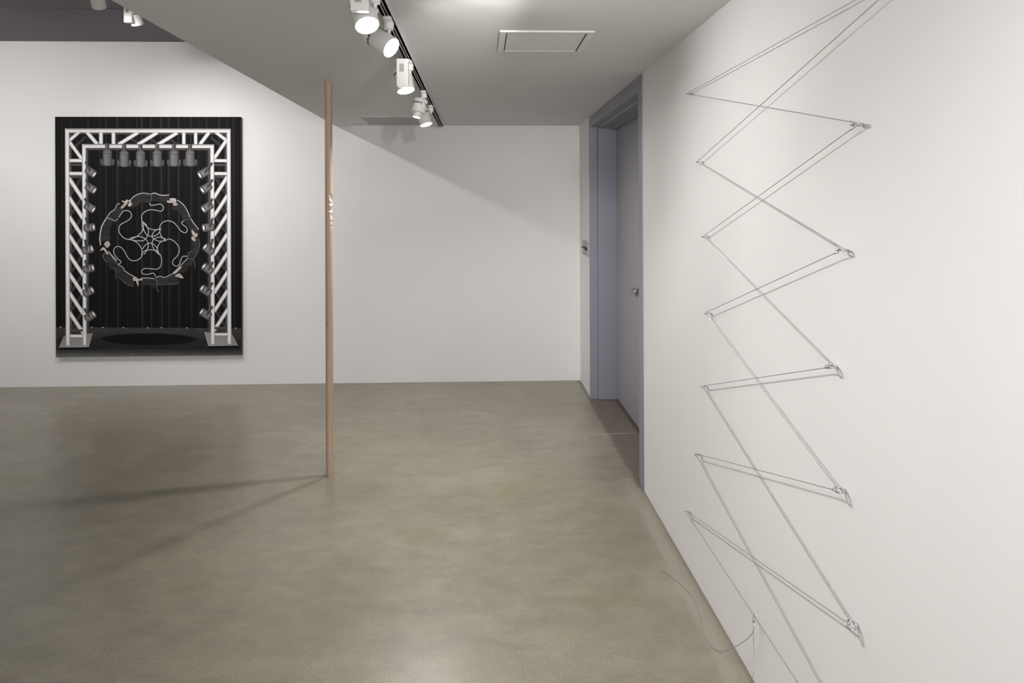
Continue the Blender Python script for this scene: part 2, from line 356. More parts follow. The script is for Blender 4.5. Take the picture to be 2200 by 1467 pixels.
def spot(name, loc, d, power, ang, blend, col, parent, rad=0.035):
    l = bpy.data.lights.new(name, 'SPOT'); l.energy = power; l.spot_size = math.radians(ang); l.spot_blend = blend
    l.color = col; l.shadow_soft_size = rad
    o = bpy.data.objects.new(name, l); C.objects.link(o); o.parent = parent
    o.location = loc; o.rotation_euler = Vector(d).to_track_quat('-Z', 'Y').to_euler()
    return o
def track_light(spec, tx, zc, label, group, boxy=True, narrow=False, R=0.046, bx=-0.026, drop=0.142):
    (lc, aim, P, ang, bl, col) = spec
    lc = Vector(lc); d = (Vector(aim) - lc).normalized()
    root = thing('track_spotlight', label, 'spotlight', (tx, lc.y, zc - 0.034), group)
    o0 = Vector((tx, lc.y, zc - 0.034)); c = lc - o0                  # lens centre in local coordinates
    Ln = 0.125
    back = c - d * Ln
    piv = c - d * (Ln * 0.62)
    # housing
    bm = bmesh.new()
    if narrow:
        lathe(bm, c - d * Ln, d, [(0, R * 0.55), (0.003, R * 0.92), (0.006, R), (0.030, R), (0.0302, R - 0.003), (0.040, R - 0.003), (0.0402, R), (0.092, R), (0.094, R - 0.012), (0.0945, 0.027), (Ln, 0.027), (Ln, 0.0245), (Ln - 0.006, 0.0245)], 48)
    else:
        lathe(bm, c - d * Ln, d, [(0, R * 0.55), (0.003, R * 0.94), (0.006, R), (0.030, R), (0.0302, R - 0.003), (0.040, R - 0.003), (0.0402, R), (Ln, R), (Ln, R - 0.003), (Ln - 0.006, R - 0.004)], 48)
    obj('lamp_housing', bm, M_white, root, True)
    # dark cooling slots around the neck of the housing
    a, b, dd = frame_of(d); bm = bmesh.new(); K = 20
    for k in range(K):
        a0 = 2 * PI * k / K; a1 = a0 + 2 * PI / K * 0.74
        vs = []
        for q in range(5):
            an = a0 + (a1 - a0) * q / 4; rr = (a * math.cos(an) + b * math.sin(an)) * (R + 0.0002)
            vs.append((bm.verts.new(back + dd * 0.0305 + rr), bm.verts.new(back + dd * 0.0400 + rr)))
        for q in range(4): bm.faces.new((vs[q][0], vs[q + 1][0], vs[q + 1][1], vs[q][1]))
    r = bmesh.ops.solidify(bm, geom=bm.faces[:], thickness=0.0015)
    o = obj('cooling_slots', bm, M_slot, root); o['label'] = 'ring of small dark cooling slots'
    # lens
    bm = bmesh.new(); rl = 0.0245 if narrow else R - 0.004
    lathe(bm, c - d * 0.0045, d, [(0, rl * 0.999), (0.002, rl * 0.97), (0.0035, rl * 0.6), (0.004, rl * 0.05)], 40)
    o = obj('lens', bm, M_lens_dim if narrow else M_lens, root, True); o['label'] = 'glowing round lens'
    # adapter block in the track and pivot cup
    bm = bmesh.new(); box(bm, -0.016, 0.016, -0.055, 0.055, -0.014, -0.0005, 0.003)
    lathe(bm, (0, 0, -0.014), (0, 0, -1), [(0, 0.020), (0.028, 0.019), (0.030, 0.015)], 28)
    obj('track_adapter', bm, M_white, root, True)
    # arm from the cup down to the side of the housing
    side = d.cross(Vector((0, 0, 1)))
    side = side.normalized() if side.length > 0.05 else Vector((1, 0, 0))
    if side.x < 0: side = -side
    s0 = piv + side * (R + 0.004)
    bm = bmesh.new(); tube(bm, smooth_path([(0, 0, -0.040), (0.002, 0, -0.052), s0 + Vector((0, 0, 0.030)), s0], 5), 0.0065, 10)
    lathe(bm, piv + side * (R - 0.004), side, [(0, 0.013), (0.013, 0.013), (0.015, 0.010)], 24)
    obj('yoke', bm, M_white, root, True)
    if boxy:                                                           # rectangular driver box hanging from the adapter
        by = -0.082
        bm = BX(bx - 0.030, bx + 0.030, by - 0.018, by + 0.018, -drop, -0.0015, 0.004)
        box(bm, -0.012, 0.012, by, -0.050, -0.012, -0.001, 0.002)
        o = obj('driver_box', bm, M_white, root); 
        obj('rating_label', BX(bx - 0.015, bx + 0.008, by - 0.0187, by - 0.0178, -0.068, -0.028), M_plate, o)
    spot('lamp_light', c + d * 0.006, d, P, ang, bl, col, root, 0.024 if narrow else 0.036)
    return root
G = 'spotlights on the low ceiling track'
track_light(LOW[0], TX, HL, 'nearest glowing track spotlight with a box driver, cut by the photo top', G, R=0.043, bx=-0.037, drop=0.095)
track_light(LOW[1], TX, HL, 'tilted track spotlight aimed right, between the two box-driver lamps nearest the camera', G, boxy=False, R=0.043)
track_light(LOW[2], TX, HL, 'downward track spotlight with a labelled box driver, third from the nearest', G)
track_light(LOW[3], TX, HL, 'narrow snooted track spotlight aimed left, just before the farthest lamp', G, boxy=False, narrow=True)
track_light(LOW[4], TX, HL, 'farthest track spotlight, glowing just against the back wall top', G, boxy=False)
track('lighting_track', 'short second track, added for unseen lamps, nearer than the photo shows', 0.30, -2.0, 2.15, HL)  # extra rail added to carry the unseen near lamps
track('lighting_track', 'track added for an unseen lamp on the dark high ceiling, left of the photo', -4.6, -2.0, 6.2, HH)  # extra rail added to carry the unseen left lamp
for s in LOW_OFF: track_light(s, TX if s[0][0] < -0.1 else 0.30, HL, 'added track spotlight beyond the near edge of the photo', G, boxy=False)
G2 = 'spotlights on the high ceiling track'
track_light(HIGH[0], HX, HH, 'cream spotlight with square driver box below the dark high ceiling', G2)
track_light(HIGH[1], HX, HH, 'dim spotlight body at the top edge of the dark high ceiling', G2, boxy=False)
for s in HIGH_OFF: track_light(s, s[0][0], HH, 'added high ceiling spotlight, out of view', G2)
o = thing('junction_cover', 'thin dark ring around a round blank plate on the dark ceiling', 'cover plate', (-2.86, 5.87, HH))
bm = bmesh.new(); lathe(bm, (0, 0, 0), (0, 0, -1), [(0, 0.072), (0.004, 0.070)], 40); obj('plate', bm, M_ceil_high, o, True)
bm = bmesh.new(); torus(bm, (0, 0, -0.003), (0, 0, 1), 0.076, 0.004, 40, 8); obj('ring', bm, M_dark, o, True)
bm = BX(XL + 0.1, XS - 0.3, 5.565, 5.585, HH - 0.005, HH)
tag(obj('ceiling_strip', bm, M_ceil_high), 'thin straight raised strip across the dark high ceiling', 'ceiling strip')

# ------------------------------------------------------------------ wooden pole
def pole():
    R = 0.0228; seg = 96; z0, z1 = 0.0, HL
    zs = []; z = z0
    while z < z1:
        zs.append(z)
        z += 0.0022 if 1.50 < z < 1.80 else (0.004 if 0.90 < z < 0.99 else 0.06)
    zs.append(z1)
    # gouges: (height, angle from the camera-facing side towards +x, depth, half height, half angle)
    G_ = [(1.722, 0.95, 0.011, 0.020, 0.62), (1.738, 0.80, 0.006, 0.012, 0.5), (1.685, 1.05, 0.0090, 0.010, 0.75), (1.643, 1.0, 0.0085, 0.011, 0.75),
          (1.655, 1.5, 0.010, 0.006, 0.5), (1.612, 1.10, 0.0075, 0.022, 0.50), (1.573, 1.05, 0.0070, 0.006, 0.62), (1.543, 1.15, 0.0045, 0.003, 0.48), (1.700, 1.6, 0.008, 0.02, 0.5),
          (1.627, -1.45, 0.0022, 0.0022, 0.35)]
    bm = bmesh.new(); cut = []; kn = []; rings = []
    for z in zs:
        ring = []
        for k in range(seg):
            th = 2 * PI * k / seg                                  # 0 faces the camera (-y), grows towards +x
            r = R; cmask = 0.0
            for (gz, ga, dp, hz, ha) in G_:
                da = (th - ga + PI) % (2 * PI) - PI
                q = ((z - gz) / hz) ** 2 + (da / ha) ** 2
                if q < 1:
                    dd = dp * (1 - q) ** 0.55
                    if R - dd < r: r = R - dd
                    cmask = 1.0
            if z in (z0,): r = R - 0.001
            da = (th - (-0.35) + PI) % (2 * PI) - PI
            kz = (z - 0.945)
            knm = max(0.0, 1 - ((kz / 0.006) ** 2 + (da / 0.22) ** 2)) + 0.5 * max(0.0, 1 - (((kz + 0.012 + 0.03 * da * da) / 0.014) ** 2 + ((da - 0.28) / 0.10) ** 2))
            ring.append(bm.verts.new((r * math.sin(th), -r * math.cos(th), z))); cut.append(cmask); kn.append(min(1, knm))
        rings.append(ring)
    for i in range(len(rings) - 1):
        for k in range(seg): bm.faces.new((rings[i][k], rings[i][(k + 1) % seg], rings[i + 1][(k + 1) % seg], rings[i + 1][k]))
    bm.faces.new(rings[0]); bm.faces.new(rings[-1])
    o = obj('wooden_pole', bm, M_wood, None, True)
    a = o.data.attributes.new('cut', 'FLOAT', 'POINT'); a.data.foreach_set('value', cut)
    a = o.data.attributes.new('knot', 'FLOAT', 'POINT'); a.data.foreach_set('value', kn)
    o.location = (-0.943, 4.375, 0)
    tag(o, 'pale round wooden pole from floor to ceiling with carved notches halfway up', 'pole')
pole()

# ------------------------------------------------------------------ screw eyes and steel cables on the right wall
LP = [(3.0764, 2.1632), (2.9412, 1.8509), (2.8768, 1.5357), (2.8445, 1.2208), (2.896, 0.9048), (2.9813, 0.5898), (3.1343, 0.274)]
RP = [(1.7002, 1.8616), (1.7739, 1.5467), (1.8313, 1.2334), (1.79, 0.9205), (1.7327, 0.6039)]
RX = [(1.3686, 2.1713), (1.5694, 2.1448), (1.6483, 0.2972), (1.5276, 0.2452)]   # beyond the photo's top and bottom edges
bm = bmesh.new(); torus(bm, (-0.018, 0, 0), (0, 0, 1), 0.0120, 0.0030, 36, 12)
ring_me = obj('ring', bm, M_steel, None, True)
bm = bmesh.new(); lathe(bm, (-0.0045, 0, 0), (1, 0, 0), [(0, 0.0024), (0.0045, 0.0030), (0.020, 0.0028)], 16)
shank_me = obj('shank', bm, M_steel, None, True)
first = True
def screw_eye(y, z, label, tilt, ga):
    global first
    t = thing('screw_eye', label, 'screw eye', (XR, y, z), ga); t.rotation_euler = tilt
    a, b = (ring_me, shank_me) if first else (ring_me.copy(), shank_me.copy())
    if not first: C.objects.link(a); C.objects.link(b)
    first = False
    a.parent = t; b.parent = t
ORD = ['topmost', 'second', 'third', 'fourth', 'fifth', 'sixth', 'lowest']
for i, (y, z) in enumerate(LP):
    screw_eye(y, z, 'steel screw eye in white wall, %s in the column nearer the door' % (ORD[i] if i in (0, 6) else ORD[i] + ' from the top'), (random.uniform(-.1, .1), random.uniform(-.06, .06), 0), 'screw eyes in the column nearer the door')
ORD2 = ['topmost', 'second', 'third', 'fourth', 'lowest']
TL = [(-0.03, 0.0, 0), (-0.10, 0.02, 0), (0.06, -0.05, 0), (0.16, -0.05, 0), (0.42, -0.10, 0)]
for i, (y, z) in enumerate(RP):
    screw_eye(y, z, 'steel screw eye in white wall, %s of the right-hand column' % (ORD2[i] if i in (0, 4) else ORD2[i] + ' from the top'), TL[i], 'screw eyes in the right-hand column')
for i, (y, z) in enumerate(RX):
    screw_eye(y, z, 'steel screw eye beyond the %s edge of the photo' % ('upper' if i < 2 else 'lower'), (0, 0, 0), 'screw eyes outside the photo')

def cable_points(seq, x):
    """seq: screw eyes alternating columns; the cable threads each ring from above to below"""
    out = []
    for i, (y, z) in enumerate(seq):
        if i == 0: out.append(Vector((x, y, z))); continue
        if i == len(seq) - 1: out.append(Vector((x, y, z))); continue
        py, pz = seq[i - 1]; ny, nz = seq[i + 1]
        s = -1 if py < y else 1
        sy = s * 0.006
        u = Vector((0, py - y, pz - z)).normalized(); v = Vector((0, ny - y, nz - z)).normalized()
        c = Vector((x, y + sy, z))
        out += [c + u * 0.034 + Vector((0, 0, 0.006)), c + u * 0.015 + Vector((0, 0, 0.0075)), c + Vector((0, 0, 0.005)), c + Vector((0, 0, -0.005)),
                c + v * 0.015 + Vector((0, 0, -0.0065)), c + v * 0.034 + Vector((0, 0, -0.004))]
    return out
def chain(pts, r, seg=8):
    out = []
    for i, p in enumerate(pts):
        out.append(p)
        if i < len(pts) - 1 and (pts[i + 1] - p).length > 0.3:
            d = pts[i + 1] - p; out += [p + d * 0.03, p + d * 0.5, p + d * 0.97]
    return smooth_path(out, 4)
seqA = [RX[0], LP[0], RP[0], LP[2], RP[2], LP[4], RP[4], LP[6], RX[3]]
seqB = [RX[1], LP[1], RP[1], LP[3], RP[3], LP[5], RX[2]]
bm = bmesh.new(); tube(bm, chain(cable_points(seqA, 0.9310), 0.00115), 0.00130, 8)
cabA = obj('steel_cable', bm, M_cable, None, True)
tag(cabA, 'thin steel cable laced through the topmost eyes, its loose end trailing on the floor', 'cable', 'steel cables on the right wall')
bm = bmesh.new(); tube(bm, chain(cable_points(seqB, 0.9272), 0.00115), 0.00130, 8)
tag(obj('steel_cable', bm, M_cable, None, True), 'second thin steel cable laced through the alternate screw eyes, without a loose end', 'cable', 'steel cables on the right wall')
# crimp sleeve and loose ends, part of the first cable
KY = 2.3586
bm = bmesh.new()
tube(bm, smooth_path([(0.9310, KY - 0.012, 0.268), (0.9315, KY - 0.006, 0.2705), (0.930, KY, 0.262), (0.929, KY, 0.245), (0.927, 2.353, 0.2197), (0.924, 2.377, 0.1796), (0.918, 2.4346, 0.1214), (0.908, 2.4987, 0.0632),
      (0.89, 2.5549, 0.0130), (0.876, 2.5803, 0.0030), (0.8662, 2.6035, 0.0013), (0.8596, 2.6319, 0.0013), (0.8621, 2.6841, 0.0013), (0.8704, 2.7443, 0.0013), (0.885, 2.82, 0.0013), (0.8933, 2.89, 0.0013),
      (0.8931, 2.9603, 0.0013), (0.8695, 3.0463, 0.0013), (0.8455, 3.1094, 0.0013), (0.8119, 3.1672, 0.0013)], 6), 0.0012, 8)
o = obj('loose_end', bm, M_cable, cabA, True); o['label'] = 'loose end looping down onto the floor'
bm = bmesh.new()
tube(bm, smooth_path([(0.9330, KY + 0.008, 0.262), (0.931, KY + 0.003, 0.256), (0.9285, KY - 0.001, 0.244), (0.926, 2.353, 0.2160), (0.926, 2.3534, 0.1718), (0.925, 2.3434, 0.1068), (0.92, 2.3391, 0.0781), (0.905, 2.3477, 0.020), (0.893, 2.352, 0.002)], 6), 0.0010, 8)
o = obj('loose_end', bm, M_cable, cabA, True); o['label'] = 'short tail hanging straight down'
bm = BX(0.9255, 0.9325, KY - 0.0042, KY + 0.0042, 0.236, 0.254, 0.0018)
box(bm, 0.9265, 0.9330, KY - 0.0050, KY + 0.0050, 0.2425, 0.2475, 0.001)
o = obj('crimp_sleeve', bm, M_steel, cabA, True); o['label'] = 'small metal crimp sleeve'

# ------------------------------------------------------------------ painting
def painting():
    PX0, PX1 = -3.950, -2.246; PZ0, PZ1 = 0.281, 2.517; YFr = YB - 0.036
    Wc, Hc = PX1 - PX0, PZ1 - PZ0
    def uv(u, v):
        s = (u - 122) / 1935.0; top = 116 - 16 * s; bot = 2625 - 30 * s
        return PX0 + s * Wc, PZ1 - (v - top) / (bot - top) * Hc
    bm = bmesh.new(); col = bm.loops.layers.float_color.new('paint')
    def g(v): return v if isinstance(v, tuple) else (v, v * 0.985, v * 0.99)
    ctr = {'k': 0}
    def depth(lay): return -0.0001 - lay * 0.0004 - (ctr['k'] % 38) * 0.00001
    def poly(pts, cols, lay):
        vs = []
        for (u, v) in pts:
            x, z = uv(u, v); x = min(max(x, PX0), PX1); z = min(max(z, PZ0), PZ1)
            vs.append(bm.verts.new((x, depth(lay), z)))
        try: f = bm.faces.new(vs)
        except ValueError: return
        if not isinstance(cols, list): cols = [cols] * len(pts)
        for lp, c in zip(f.loops, cols): lp[col] = (*g(c), 1)
        if f.normal.dot(Vector((0, -1, 0))) < 0: pass
    def fill(pts, c, lay):                                             # concave outline, rounded and triangulated
        n_ = len(pts); out = []
        for i in range(n_):
            p0, p1, p2, p3 = [Vector(pts[(i + k) % n_]) for k in (-1, 0, 1, 2)]
            for k in range(4):
                t = k / 4; cr = 0.5 * ((2 * p1) + (p2 - p0) * t + (2 * p0 - 5 * p1 + 4 * p2 - p3) * t * t + (3 * p1 - p0 - 3 * p2 + p3) * t ** 3)
                ln = p1.lerp(p2, t); out.append(tuple(ln.lerp(cr, 0.75)))
        pts = out
        vs = []
        for (u, v) in pts:
            x, z = uv(u, v); vs.append(bm.verts.new((x, depth(lay), z)))
        ctr['k'] += 1
        cs = [g(c if isinstance(c, tuple) else c * random.uniform(.7, 1.5)) for _ in vs]
        for tri in tessellate_polygon([[Vector((p[0], p[1], 0)) for p in pts]]):
            try: f = bm.faces.new([vs[i] for i in tri])
            except ValueError: continue
            for lp, i in zip(f.loops, tri): lp[col] = (*cs[i], 1)
    TUBE = [(0.0, 0.20), (0.10, 0.50), (0.35, 0.86), (0.62, 0.84), (0.88, 0.46), (1.0, 0.10)]
    def bar(p, q, wd, lay, prof=TUBE, k=1.0):
        ctr['k'] += 1
        p, q = Vector((*p, 0)), Vector((*q, 0)); d = (q - p).normalized(); n = Vector((-d.y, d.x, 0))
        if n.x < -0.01 or (abs(n.x) < 0.01 and n.y < 0): n = -n
        for i in range(len(prof) - 1):
            (a, ca), (b, cb) = prof[i], prof[i + 1]
            A = p + n * (a - 0.5) * wd; B = p + n * (b - 0.5) * wd; Cc = q + n * (b - 0.5) * wd; D = q + n * (a - 0.5) * wd
            poly([(A.x, A.y), (B.x, B.y), (Cc.x, Cc.y), (D.x, D.y)], [ca * k, cb * k, cb * k, ca * k], lay)
    FLAT = [(0, 0.05), (0.15, 0.12), (0.6, 0.085), (1, 0.03)]
    def rope(pts, wd, lay, c=0.70, n=6, edge=True):
        ctr['k'] += 1
        P = smooth_path([(p[0], p[1], 0) for p in pts], n)
        L_, R_ = [], []
        for i in range(len(P)):
            t = (P[min(i + 1, len(P) - 1)] - P[max(i - 1, 0)]).normalized(); nn = Vector((-t.y, t.x, 0))
            L_.append(P[i] + nn * wd / 2); R_.append(P[i] - nn * wd / 2)
        for i in range(len(P) - 1):
            cc = c * (0.82 if i % 2 else 1.0)
            poly([(L_[i].x, L_[i].y), (P[i].x, P[i].y), (P[i + 1].x, P[i + 1].y), (L_[i + 1].x, L_[i + 1].y)], [c * .45, cc, cc, c * .45], lay)
            poly([(P[i].x, P[i].y), (R_[i].x, R_[i].y), (R_[i + 1].x, R_[i + 1].y), (P[i + 1].x, P[i + 1].y)], [cc, c * .6, c * .6, cc], lay)
    # curtain ground with folds
    folds = [122, 185, 222, 275, 350, 362, 455, 520, 575, 640, 700, 755, 865, 878, 965, 1010, 1105, 1190, 1215, 1290, 1395, 1470, 1525, 1605, 1690, 1760, 1820, 1905, 1970, 2057]
    hem = 2312
    br = [.006, .022, .012, .020, .028, .012, .026, .012, .020, .030, .012, .030, .030, .012, .026, .034, .030, .018, .034, .028, .034, .014, .028, .020, .026, .012, .030, .022, .026, .01]
    for i in range(len(folds) - 1):
        a, b = folds[i], folds[i + 1]; hi = br[i]
        xs = [a, a + min(4, (b - a) * .2), a + (b - a) * 0.3, b]; cs = [hi, hi * 0.9, 0.0105, 0.0085]
        for j in range(3):
            n = 6
            for kx in range(n):
                v0 = 80 + (hem - 80) * kx / n; v1 = 80 + (hem - 80) * (kx + 1) / n
                f0 = 1.25 - 0.35 * kx / n; f1 = 1.25 - 0.35 * (kx + 1) / n
                poly([(xs[j], v0), (xs[j + 1], v0), (xs[j + 1], v1), (xs[j], v1)], [cs[j] * f0, cs[j + 1] * f0, cs[j + 1] * f1, cs[j] * f1], 0)
    # painted stage floor with scalloped curtain edge
    n = 60; rows = [(2330, .052), (2385, .044), (2450, .026), (2530, .024), (2570, .06), (2600, .12), (2660, .16)]
    for i in range(n):
        u0, u1 = 122 + 1935 * i / n, 122 + 1935 * (i + 1) / n
        h = lambda u: hem + 3 + 7 * math.sin(u / 41.0) + 4 * math.sin(u / 17.0 + 1)
        pr = [(None, .036)] + rows
        for j in range(len(pr) - 1):
            a0 = h(u0) if j == 0 else pr[j][0]; a1 = h(u1) if j == 0 else pr[j][0]
            jit = random.uniform(.85, 1.15)
            poly([(u0, a0), (u1, a1), (u1, pr[j + 1][0]), (u0, pr[j + 1][0])], [pr[j][1], pr[j][1], pr[j + 1][1] * jit, pr[j + 1][1] * jit], 1)
    for u in (170, 495, 610, 822, 1075, 1215, 1487, 1998):
        poly([(u - 13, hem + 2), (u - 6, hem - 7), (u + 6, hem - 7), (u + 13, hem + 2)], 0.42, 2)
    # soft dark oval under the ring
    K = 48
    def oval(k, sc): return (1087 + 500 * sc * math.cos(2 * PI * k / K), 2432 + 62 * sc * math.sin(2 * PI * k / K))
    for k in range(K):
        poly([oval(k, 1.08), oval(k + 1, 1.08), oval(k + 1, .92), oval(k, .92)], [.036, .036, .0085, .0085], 2)
    poly([oval(k, .92) for k in range(K)], .0085, 2)
    # base plates
    for pts, th in (([(152, 2523), (205, 2400), (505, 2370), (465, 2517)], 1), ([(1665, 2352), (1960, 2372), (2023, 2492), (1708, 2500)], 1)):
        poly([(p[0], p[1] + 22) for p in pts], .008, 3)
        poly(pts, [.30, .24, .26, .34], 4)
    # rear (dark) truss members
    DK = [(0, .035), (0.2, .10), (0.7, .075), (1, .03)]
    bar((283, 290), (283, 2440), 22, 3, DK); bar((454, 440), (454, 2430), 22, 3, DK)
    bar((1898, 280), (1898, 2400), 20, 3, DK); bar((1722, 430), (1722, 2400), 22, 3, DK)
    bar((272, 288), (1908, 278), 22, 3, DK); bar((443, 451), (1735, 443), 22, 3, DK)
    for v in (616, 742): bar((290, v), (398, v), 26, 3, DK)
    for v in (606, 730): bar((1785, v), (1890, v), 26, 3, DK)
    D2 = [(0, .02), (0.3, .05), (0.7, .04), (1, .018)]
    for v in (765, 975, 1180, 1380, 1580, 1780, 1980, 2170): bar((392, v - 10), (292, v + 150), 34, 3, D2)
    for v in (745, 950, 1145, 1350, 1550, 1750, 1940, 2140): bar((1788, v - 10), (1888, v + 150), 34, 3, D2)
    bar((445, 320), (330, 425), 34, 3, D2); bar((1740, 310), (1850, 410), 34, 3, D2)
    for u in (860, 1060, 1260): bar((u, 300), (u + 130, 390), 34, 3, D2)
    # front truss: diagonals and rungs
    for v in (572, 707): bar((270, v), (402, v), 40, 5)
    for v in (560, 695): bar((1780, v), (1910, v), 38, 5)
    for u in (598, 728): bar((u, 275), (u, 400), 44, 5)
    for u in (1461, 1585): bar((u, 270), (u, 392), 40, 5)
    bar((375, 270), (268, 365), 38, 5); bar((262, 365), (410, 570), 40, 5); bar((450, 270), (560, 400), 44, 5)
    bar((1795, 262), (1912, 350), 38, 5); bar((1912, 340), (1775, 540), 40, 5); bar((1725, 265), (1630, 392), 42, 5)
    for u in (985, 1185, 1392): bar((u, 272), (u - 205, 400), 42, 5)
    for v in (770, 970, 1170, 1365, 1350 + 215, 1560 + 205, 1760 + 205, 2168): bar((262, v - 18), (410, v + 205), 44, 5)
    for v in (745, 940, 1135, 1340, 1540, 1740, 1932, 2130): bar((1916, v - 18), (1772, v + 205), 42, 5)
    bar((270, 2343), (402, 2343), 28, 5, DK); bar((270, 2402), (402, 2402), 36, 5)
    bar((1778, 2310), (1890, 2310), 28, 5, DK); bar((1778, 2376), (1912, 2376), 34, 5)
    LT = [(0, 0.18), (0.08, 0.52), (0.4, 0.86), (0.7, 0.80), (0.93, 0.36), (1, 0.12)]
    # uprights and top rails
    for (p, q, wd) in (((248, 236), (248, 2495), 47), ((422, 396), (422, 2490), 43), ((1931, 222), (1931, 2468), 45), ((1757, 388), (1757, 2472), 44)):
        bar(p, q, wd, 6, LT)
        poly([(q[0] + wd / 2 * math.cos(a), q[1] + 12 * math.sin(a)) for a in [PI * k / 10 for k in range(11)]], .5, 6)
    TR = [(0, 0.10), (0.15, 0.30), (0.5, 0.72), (0.72, 0.84), (0.92, 0.62), (1, 0.16)]
    def rail(u0, v0, u1, v1, wd):
        for i in range(len(TR) - 1):
            (a, ca), (b, cb) = TR[i], TR[i + 1]
            A = (u0 + a * wd, v0 + a * wd); B = (u1 - a * wd, v1 + a * wd); Cc = (u1 - b * wd, v1 + b * wd); D = (u0 + b * wd, v0 + b * wd)
            poly([A, B, Cc, D], [ca, ca, cb, cb], 7)
    rail(225, 235, 1953, 222, 46); rail(401, 396, 1779, 387, 44)
    # six hanging lamps
    for u, v in ((663, 452), (838, 460), (1009, 460), (1182, 456), (1358, 452), (1526, 450)):
        bar((u, v - 62), (u, v + 2), 44, 8, [(0, .03), (.3, .16), (.55, .10), (.7, .03), (.8, .10), (1, .03)])
        for s in (-1, 1):
            ctr['k'] += 1
            poly([(u + s * 48, v + 118), (u + s * 58, v + 95), (u + s * 73, v + 112), (u + s * 73, v + 150), (u + s * 58, v + 172), (u + s * 48, v + 165)], [.09, .12, .10, .08, .10, .07], 8)
        LB = [(0, .035), (.1, .12), (.35, .21), (.6, .16), (.9, .10), (1, .03)]
        bar((u, v + 32), (u, v + 162), 97, 8, LB)
        for i in range(5):                                              # rounded cap and rounded lower end
            t0, t1 = PI * i / 10, PI * (i + 1) / 10
            for s in (-1, 1):
                ctr['k'] += 1
                poly([(u + s * 48.5 * math.cos(t0), v + 34 - 34 * math.sin(t0)), (u + s * 48.5 * math.cos(t1), v + 34 - 34 * math.sin(t1)), (u, v + 34)], [.09, .12, .20], 8)
                poly([(u + s * 48.5 * math.cos(t0), v + 160 + 16 * math.sin(t0)), (u + s * 48.5 * math.cos(t1), v + 160 + 16 * math.sin(t1)), (u, v + 160)], [.05, .07, .17], 8)
        bar((u - 46, v + 44), (u + 46, v + 44), 4, 9, [(0, .03), (1, .05)])
    # spotlights on both uprights: centre, axis angle (deg, screen clockwise from +u), length, width
    def can(cu, cv, ang, ln, wd, strap):
        ctr['k'] += 1
        a = math.radians(ang); d = Vector((math.cos(a), math.sin(a), 0)); n = Vector((-d.y, d.x, 0))
        c = Vector((cu, cv, 0)); p = c - d * ln / 2; q = c + d * ln / 2
        prof = [(0, .04), (.15, .14), (.45, .26), (.7, .19), (.92, .10), (1, .03)]
        if ang > 90 or ang < -90: n = n
        pr = prof if n.y > 0 else [(1 - t, cc) for t, cc in prof[::-1]]
        for i in range(len(prof) - 1):
            (t0, c0), (t1, c1) = prof[i], prof[i + 1]
            sg = 1 if n.y > 0 else -1
            A = p + n * sg * (t0 - .5) * wd; B = p + n * sg * (t1 - .5) * wd; Cc = q + n * sg * (t1 - .5) * wd; D = q + n * sg * (t0 - .5) * wd
            poly([(A.x, A.y), (B.x, B.y), (Cc.x, Cc.y), (D.x, D.y)], [c0, c1, c1, c0], 8)
        def ell(cen, ra, rb, k, K=24): t = 2 * PI * k / K; e = cen + n * ra * math.cos(t) + d * rb * math.sin(t); return (e.x, e.y)
        poly([ell(p, wd / 2, wd * .22, k) for k in range(24)], .10, 7)
        poly([ell(q, wd / 2, wd * .24, k) for k in range(24)], .20, 9)
        poly([ell(q, wd * .45, wd * .20, k) for k in range(24)], .022, 10)
        poly([ell(q + d * 1.5, wd * .32, wd * .115, k) for k in range(24)], .85, 11)
        s0 = Vector((*strap, 0)); s1 = c - d * ln * 0.12
        sd = (s1 - s0).normalized(); sn = Vector((-sd.y, sd.x, 0)) * 13
        poly([(s0 - sn * .6).xy[:], (s0 + sn * .6).xy[:], (s0 + sn + sd * 10).xy[:], (s1 + sn).xy[:], (s1 + sn * .5 + sd * 10).xy[:], (s1 - sn * .5 + sd * 10).xy[:], (s1 - sn).xy[:], (s0 - sn + sd * 10).xy[:]], [.05, .11, .12, .13, .10, .05, .04, .04], 12)
        e = s1; poly([(e.x + 5 * math.cos(t), e.y + 5 * math.sin(t)) for t in [2 * PI * k / 10 for k in range(10)]], .24, 13)
    for cu, cv, an, st in ((490, 688, 36, (437, 580)), (490, 858, 33, (440, 768)), (478, 1058, 32, (428, 962)), (474, 1270, -8, (437, 1160)),
                           (456, 1500, -14, (430, 1393)), (465, 1698, -14, (430, 1608)), (462, 1940, -28, (422, 1852)), (478, 2195, -33, (418, 2110))):
        can(cu, cv, an, 88, 84, st)
    for cu, cv, an, st in ((1668, 690, 150, (1762, 580)), (1694, 845, 148, (1764, 755)), (1704, 1045, 147, (1760, 955)), (1714, 1258, 173, (1762, 1160)),
                           (1718, 1490, 218, (1762, 1375)), (1706, 1692, 217, (1762, 1615)), (1686, 1920, 214, (1760, 1832)), (1682, 2165, 213, (1758, 2080))):
        can(cu, cv, an, 92, 88, st)
    # ring of sleeved arms (outline traced in its own grid)
    T = lambda pts: [((x / 5.868 + 200 - 100) * 4.889, (y / 5.868 + 390 - 230) * 4.889) for x, y in pts]
    DG = 0.030
